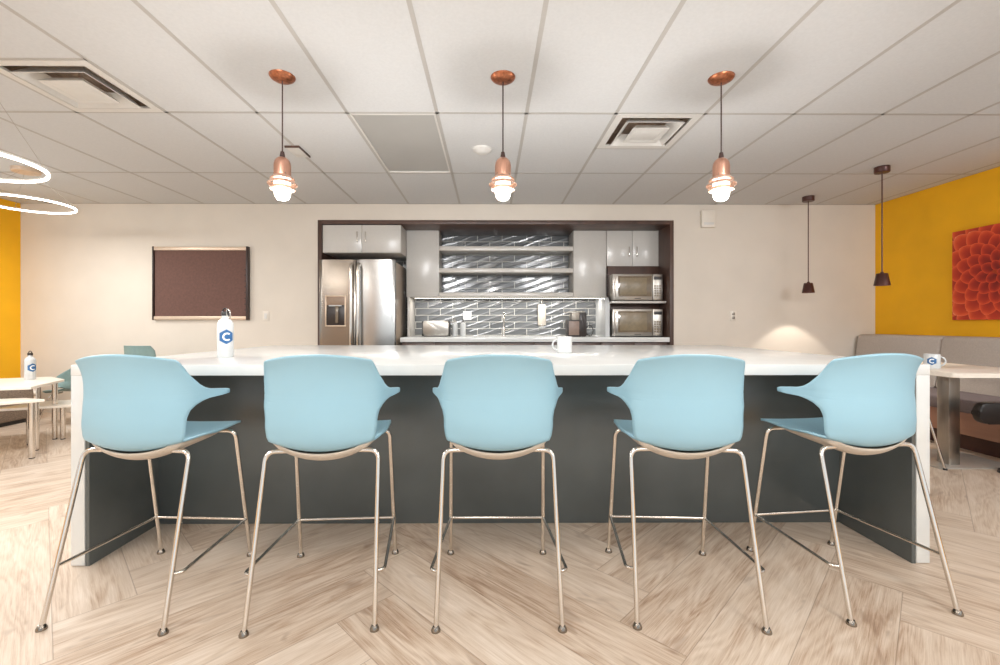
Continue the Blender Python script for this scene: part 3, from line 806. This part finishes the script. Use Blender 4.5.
# soap bottles
def soap(x, y, label, pumpm):
    t = thing('soap_bottle', label, 'soap bottle', (x, y, .912), group='white soap bottles by the sink')
    mb = MB(); mb.lathe([(0, 0), (.032, 0), (.035, .004), (.035, .155), (.030, .172), (.014, .180), (.014, .19), (0, .19)], 28); mb.build('body', M['white'], t)
    mb = MB(); mb.lathe([(0, .19), (.016, .19), (.016, .205), (.006, .207), (.006, .235), (0, .235)], 18); mb.tube([(0, 0, .232), (0, -.012, .236), (0, -.05, .23)], .005, 8); mb.build('pump', pumpm, t)
    return t
soap(-.455, 5.80, 'white pump soap bottle beside the toaster', M['steel'])
soap(-.350, 5.80, 'white pump soap bottle with dark pump, just right of its twin by the toaster', M['brown_plastic'])
# backsplash outlet
t = thing('wall_outlet', 'white outlet plate on the backsplash tiles above the soap bottles', 'outlet', (-.31, AY, 1.19))
mb = MB(); mb.box(-.058, .058, -.012, 0, -.06, .06, .003); mb.build('plate', M['white'], t)
for sx in (-1, 1):
    mb = MB(); mb.box(sx*.026 - .014, sx*.026 + .014, -.015, -.012, -.03, .03, .002); mb.build('socket', M['plate'], t)
# faucet
t = thing('faucet', 'slim chrome gooseneck kitchen faucet with side lever', 'faucet', (.185, 5.86, .912))
mb = MB(); mb.lathe([(0, 0), (.028, 0), (.028, .008), (.02, .014), (.017, .1), (.015, .12), (0, .12)], 24); mb.build('base', M['chrome'], t)
pts = [(0, 0, .1), (0, 0, .24)] + [(0, -.075 + .075*math.cos(a), .24 + .075*math.sin(a)) for a in [PI*k/12 for k in range(1, 13)]] + [(0, -.15, .20)]
mb = MB(); mb.tube(pts, .010, 10); mb.build('spout', M['chrome'], t)
mb = MB(); mb.tube([(0, 0, .08), (.05, 0, .085), (.085, -.01, .095)], .007, 8); mb.build('lever', M['chrome'], t)
# paper towel
t = thing('paper_towel_roll', 'upright white paper towel roll on a wall holder by the faucet', 'paper towel', (.71, AY - .075, 1.04))
mb = MB(); mb.lathe([(.018, .02), (.052, .02), (.055, .024), (.055, .296), (.052, .30), (.018, .30)], 32, closed=True); mb.build('roll', M['paper'], t)
mb = MB(); mb.tube([(0, 0, 0), (0, 0, .335)], .008, 8); mb.lathe([(0, .33), (.013, .335), (.016, .345), (.012, .356), (0, .36)], 16); mb.lathe([(0, 0), (.03, 0), (.032, .008), (.03, .018), (0, .018)], 20)
mb.box(-.01, .01, 0, .075, .004, .014); mb.box(-.03, .03, .067, .075, -.02, .04); mb.build('holder', M['chrome'], t)
# coffee maker
t = thing('coffee_maker', 'dark brown pod coffee machine with steel lever on the countertop', 'coffee maker', (1.125, 5.80, .912))
mb = MB(); mb.prism(rounded_rect(-.13, .055, 0, .215, .012), -.12, .04, .005, XZ(0)); mb.build('water_tank', M['brown_plastic'], t)
mb = MB(); mb.box(-.112, .02, -.126, -.12, .02, .20, .004); mb.build('front_plate', mat('coffee_front', (146, 124, 112), .35, noise=.04), t)
mb = MB(); mb.prism(rounded_rect(.025, .12, 0, .31, .02), -.10, .10, .006, XZ(0)); mb.build('column', M['brown_plastic'], t)
mb = MB(); mb.prism(rounded_rect(-.07, .03, .205, .31, .015), -.10, .08, .005, XZ(0)); mb.build('brew_head', M['steel_dark'], t)
mb = MB(); mb.prism([(-.155, .305), (-.155, .317), (-.08, .330), (.10, .330), (.11, .31), (-.07, .31)], -.06, .06, .003, XZ(0)); mb.build('lever', M['steel'], t)
mb = MB(); pts = [(.115, .02, .04)] + [(.175 - .045*math.cos(a), -.02, .075 + .07*math.sin(a)) for a in [-.6 + 2*PI*k/24 for k in range(25)]] + [(.20, .05, .01)]
mb.tube(pts, .006, 8); c = mb.build('power_cord', M['black'], t)

# ------------------------------------------------------------------ right side: banquette, canvas, table, chair
t = thing('banquette', 'grey upholstered banquette bench along the mustard yellow right wall', 'banquette')
for (y0, y1) in ((4.385, 5.38), (3.39, 4.375), (2.40, 3.38), (1.41, 2.39), (.42, 1.40)):
    mb = MB()
    poly = [(4.42, .46), (4.475, .93), (4.51, .953), (XR - .005, .953), (XR - .005, .44), (4.42, .44)]
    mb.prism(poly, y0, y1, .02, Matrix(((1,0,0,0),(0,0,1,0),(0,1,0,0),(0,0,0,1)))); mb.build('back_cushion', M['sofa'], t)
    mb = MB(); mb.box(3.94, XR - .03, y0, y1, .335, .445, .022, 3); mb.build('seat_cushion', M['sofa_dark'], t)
mb = MB(); mb.box(3.96, XR - .005, .43, 5.40, .15, .335, .003); mb.build('plinth', M['bench_wood'], t)
mb = MB(); mb.box(4.08, XR - .005, .43, 5.40, 0, .15); mb.build('toe_kick', M['toe'], t)

# dahlia canvas on the right wall
t = thing('canvas_print', 'square canvas print of an orange dahlia flower on the mustard wall', 'wall art', (XR, 4.035, 1.56))
mb = MB(); mb.box(-.035, -.0005, -.445, .445, -.445, .445, .003)
mb.build('canvas', mat('canvas_edge', (176, 64, 28), .8, noise=.1, nscale=12, bump=.2, bscale=400), t)
def petal_material():
    m = bpy.data.materials.new('printed_petal'); m.use_nodes = True
    g = NT(m); b = m.node_tree.nodes['Principled BSDF']
    at = g.new('ShaderNodeAttribute'); at.attribute_name = 'tone'
    m.node_tree.links.new(g.ramp(at.outputs['Fac'], [(0.0, (96, 16, 18)), (0.35, (188, 52, 30)), (0.65, (226, 84, 44)), (0.88, (238, 112, 66)), (1.0, (250, 168, 128))]), b.inputs['Base Color'])
    b.inputs['Roughness'].default_value = .7
    return m
mb = MB(); tl = mb.bm.verts.layers.float.new('tone')
lim = .443
layer = 0
NP = 130
petals = []
for k in range(NP):
    a = k * 2.399963; r = .010 + .044*math.sqrt(k) * (1 + k/NP*.45)
    petals.append((r, a, k))
for (r, a, k) in reversed(petals):
    ln = .075 + .15*min(1, r/.50); wd = ln*.46
    layer += 1; dx = -.0352 - layer*.00003
    ca, sa = math.cos(a), math.sin(a)
    core = k / NP
    def pt(u, v):
        # u 0..1 along the petal, v -1..1 across, rounded with a small point
        s = (math.sin(PI*min(1, u**.8))**.62 if u < 1 else 0)
        return (r - ln*.55 + ln*u, v*wd*s)
    nu, nv = 14, 10
    vsg = []
    for iu in range(nu+1):
        u = iu/nu; rw = []
        for iv in range(nv+1):
            v = -1 + 2*iv/nv
            rr, ss = pt(u, v)
            yy, zz = rr*ca - ss*sa, rr*sa + ss*ca
            yy = max(-lim, min(lim, yy)); zz = max(-lim, min(lim, zz))
            ve = mb.bm.verts.new((dx, yy, zz))
            edge = max(abs(v)**2.5, max(0, (u-.55)/.45)**2.2)
            ve[tl] = max(0, min(1, .02 + .60*u**.8*(.25+.75*min(1, core*2.0)) + .42*edge))
            rw.append(ve)
        vsg.append(rw)
    for p, q in zip(vsg, vsg[1:]):
        for c in range(nv):
            try: f = mb.bm.faces.new((p[c], p[c+1], q[c+1], q[c]))
            except ValueError: pass
o = mb.build('flower_print', petal_material(), t, sharp=False)

# cafe table
TXc, TYc = 3.485, 3.40
t = thing('cafe_table', 'white topped cafe table on a square steel column in front of the banquette', 'table', (TXc, TYc, 0))
mb = MB(); mb.prism(rounded_rect(-.385, .385, -.46, .46, .03), .715, .745, .004); mb.build('table_top', M['table_white'], t)
mb = MB(); mb.box(-.02, .065, -.07, .02, .012, .715, .002); mb.build('column', M['steel'], t)
mb = MB(); mb.box(-.155, .44, -.14, .36, 0, .012, .002); mb.build('base_plate', M['plate_steel'], t)
mug('white mug with blue logo on the cafe table at right', (3.315, 3.31, .745), math.radians(-28), math.radians(-135), .048, .105)

def bucket_chair(name, label, loc, rz, shellm, ffoot=.24, seat=.43, scale=1.0, s_hw=.24, back_h=.80, arm=.62, tub=1.0):
    t = thing(name, label, 'chair', loc, rz)
    k = seat/.60
    pr = catmull([(.23, seat-.01), (.215, seat+.005), (.15, seat+.012), (.03, seat+.004), (-.08, seat-.006), (-.15, seat), (-.19, seat+.03), (-.215, seat+.08), (-.235, seat+.16), (-.25, seat+.25), (-.262, back_h-.03), (-.268, back_h)], 5)
    LL = [0.0]
    for p, q in zip(pr, pr[1:]): LL.append(LL[-1] + math.hypot(q[0]-p[0], q[1]-p[1]))
    def arc(z):
        for i in range(len(pr)-1):
            if pr[i+1][0] < -.17 and pr[i+1][1] >= z: return LL[i+1]
        return LL[-1]
    hw = [(0, s_hw*.75), (.02, s_hw*.92), (.08, s_hw), (.3, s_hw), (arc(seat+.03), s_hw*(1 + .45*tub)), (arc(seat+.07), s_hw*(1 + .7*tub)), (arc(arm-.04), s_hw*(1 + .72*tub)), (arc(arm), s_hw*(1 + .55*tub)), (arc(arm+.05), s_hw*(1 + .25*tub)), (arc(back_h-.05), s_hw*.95), (LL[-1], s_hw*.8)]
    st = [(0, 0), (.22, 0), (arc(seat+.05), .8), (arc(seat+.12), 1.0)]
    rw, _ = shell_rows(pr, hw, .36, st, [(0, .005), (.3, .04), (arc(seat+.1), 0)], [(0, 0), (LL[-1], .0)], 28, flare=(.22, .12, 1.25))
    mb = MB(); mb.grid(rw); solid(mb.build('seat_shell', shellm, t, sharp=False), .01, 0.0)
    for sx in (-1, 1):
        for yf, yt in ((ffoot, ffoot - .09), (-.24, -.12)):
            pts = [(sx*.25, yf, .004), (sx*.19, yt, seat-.03), (sx*.08, yt*.9, seat-.012)]
            mb = MB(); mb.tube(fillet(pts, .03), .0085, 10); lg = mb.build('leg', M['chrome'], t)
            mb = MB(); mb.lathe([(0, .012), (.012, .012), (.014, 0), (0, 0)], 14, c=(pts[0][0], pts[0][1], 0)); mb.build('foot_cap', M['black'], lg)
    return t
bucket_chair('shell_chair', 'pale shell chair on chrome legs drawn up to the cafe table', (3.075, 3.50, 0), -PI/2, M['under'], back_h=.77, seat=.48, ffoot=.28, tub=0.0, s_hw=.2)
# black pad stool under the banquette table
t = thing('low_stool', 'low stool with black rounded pad in front of the banquette at right edge', 'stool', (3.60, 3.10, 0))
YZ = Matrix(((1,0,0,0),(0,1,0,0),(0,0,1,0),(0,0,0,1)))
mb = MB(); mb.prism(rounded_rect(-.185, .30, .375, .525, .065, 8), -.03, .03, .012, XZ(0)); mb.build('backrest_pad', M['black'], t)
mb = MB(); mb.tube([(.17, .02, .40), (.17, .04, .03)], .016, 10); mb.build('post', M['black'], t)
mb = MB(); mb.lathe([(0, .03), (.03, .03), (.10, .020), (.105, .0), (0, .0)], 28, c=(.17, .04, 0)); mb.build('base', M['black'], t)

# ------------------------------------------------------------------ left side: nesting tables, bench, chair
def nest_table(label, apex, others, z, legs, lean=0):
    poly = [apex] + others
    cx = sum(p[0] for p in poly)/len(poly); cy = sum(p[1] for p in poly)/len(poly)
    t = thing('side_table', label, 'table', (cx, cy, 0), group='white nesting lounge tables')
    mb = MB(); mb.prism([(p[0]-cx, p[1]-cy) for p in poly], z-.022, z, .003); mb.build('table_top', M['table_white'], t)
    for (lx, ly) in legs:
        mb = MB(); mb.tube([(lx-cx, ly-cy, .008), (lx-cx, ly-cy, z-.022)], .021, 14); lg = mb.build('leg', M['chrome'], t)
        mb = MB(); mb.lathe([(0, 0), (.018, 0), (.018, .02), (0, .02)], 14, c=(lx-cx, ly-cy, 0)); mb.build('foot_cap', M['black'], lg)
    return t
nest_table('tallest white nesting table, carrying the white bottle, by the left yellow wall', (-4.01, 4.21), [(-4.34, 4.42), (-5.03, 4.12), (-4.62, 3.45), (-3.80, 3.70)], .555, [(-4.06, 4.17), (-3.86, 3.80), (-4.80, 3.98)])
nest_table('nearest white nesting table in the foreground of the left lounge corner', (-3.585, 3.60), [(-3.80, 3.66), (-4.75, 3.40), (-4.5, 2.85)], .47, [(-3.665, 3.575), (-4.55, 3.35), (-4.35, 3.0)])
nest_table('lowest white nesting table, tucked between its taller twins and the island', (-4.42, 3.90), [(-4.35, 4.36), (-3.75, 4.56), (-3.72, 4.22)], .325, [(-4.10, 3.98), (-3.985, 4.17), (-3.82, 4.47)])
bottle('water_bottle', 'white water bottle with dark cap standing on the tallest nesting table at left', (-4.31, 4.19, .555), math.radians(-20), M['brown_plastic'], False)
t = thing('lounge_bench', 'low brown-grey woven bench along the left mustard wall', 'bench', (XL, 0, 0))
mb = MB(); mb.box(.01, .62, 1.6, 5.06, .04, .42, .02, 3); mb.build('upholstered_block', M['bench_grey'], t)
mb = MB(); mb.box(.03, .60, 1.63, 5.03, 0, .04); mb.build('plinth', M['black'], t)  # black here draws the shadow line under the bench
bucket_chair('shell_chair', 'low grey teal tub chair between the nesting tables and the left end of the island', (-4.53, 4.95, 0), math.radians(82), M['teal'], seat=.34, back_h=.68, arm=.53, s_hw=.23)
bucket_chair('shell_chair', 'grey teal shell chair whose back top shows above the left bar stool', (-3.70, 4.96, 0), math.radians(-12), M['teal'], seat=.45, back_h=.845, s_hw=.22, tub=0.1)

# ------------------------------------------------------------------ lights
def light(kind, name, loc, power, col=(1, .95, .88), size=None, size_y=None, rot=(0, 0, 0), **kw):
    ld = bpy.data.lights.new(name, kind); ld.energy = power; ld.color = col
    if kind == 'AREA':
        ld.shape = 'RECTANGLE'; ld.size = size; ld.size_y = size_y or size
    elif kind in ('POINT', 'SPOT'): ld.shadow_soft_size = size or .05
    for k, v in kw.items(): setattr(ld, k, v)
    o = bpy.data.objects.new(name, ld); COL.objects.link(o); o.location = loc; o.rotation_euler = rot
    return o
for (a, b, c, d) in lit:
    light('AREA', 'panel_glow', ((a+b)/2, (c+d)/2, ZC - .012), 13, (.97, .985, 1), b-a-.06, d-c-.06)
for x, _ in pend:
    light('POINT', 'globe_glow', (x, 2.63, 1.765), 15, (1, .98, .96), .05)
for (x, y) in ((3.66, 5.08), (3.655, 4.115)):
    light('SPOT', 'cone_glow', (x, y, ZC - .99 - .106), 22, (1, .90, .78), .02, spot_size=math.radians(88), spot_blend=.25)
for x in (-5.0, -1.1, 1.35, 4.2):  # added spots with no fixture of their own, brighten the back wall
    light('SPOT', 'back_wall_fill', (x, .02, ZC - .05), 310, (.98, .985, 1), .45, rot=(math.radians(90 - 12), 0, 0), spot_size=math.radians(66), spot_blend=1.0)
for (x, y, z) in ((-2.83, 2.37, 1.90), (-4.38, 4.22, 2.165)):
    light('AREA', 'ring_glow', (x, y, z), 22, (1, .98, .95), .6, .6)
light('AREA', 'shelf_glow', (.24, CY + .10, 1.409), 9.5, (1, .95, .88), 2.4, .02)

w = bpy.data.worlds.new('daylight'); S.world = w; w.use_nodes = True
bg = w.node_tree.nodes['Background']; bg.inputs[0].default_value = (.88, .95, 1.0, 1); bg.inputs[1].default_value = 1.0

# ------------------------------------------------------------------ camera
cam = bpy.data.cameras.new('camera'); co = bpy.data.objects.new('camera', cam); COL.objects.link(co)
cam.sensor_width = 36; cam.lens = 444.0/1000*36
co.location = (0, 0, 1.075); co.rotation_euler = (PI/2, 0, -math.radians(.35))
cam.shift_x = .0075; cam.shift_y = -.0085
cam.clip_start = .05
S.camera = co
S.view_settings.view_transform = 'Standard'; S.view_settings.look = 'None'
S.view_settings.exposure = 0.24; S.view_settings.gamma = 1.0; S.view_settings.use_curve_mapping = False
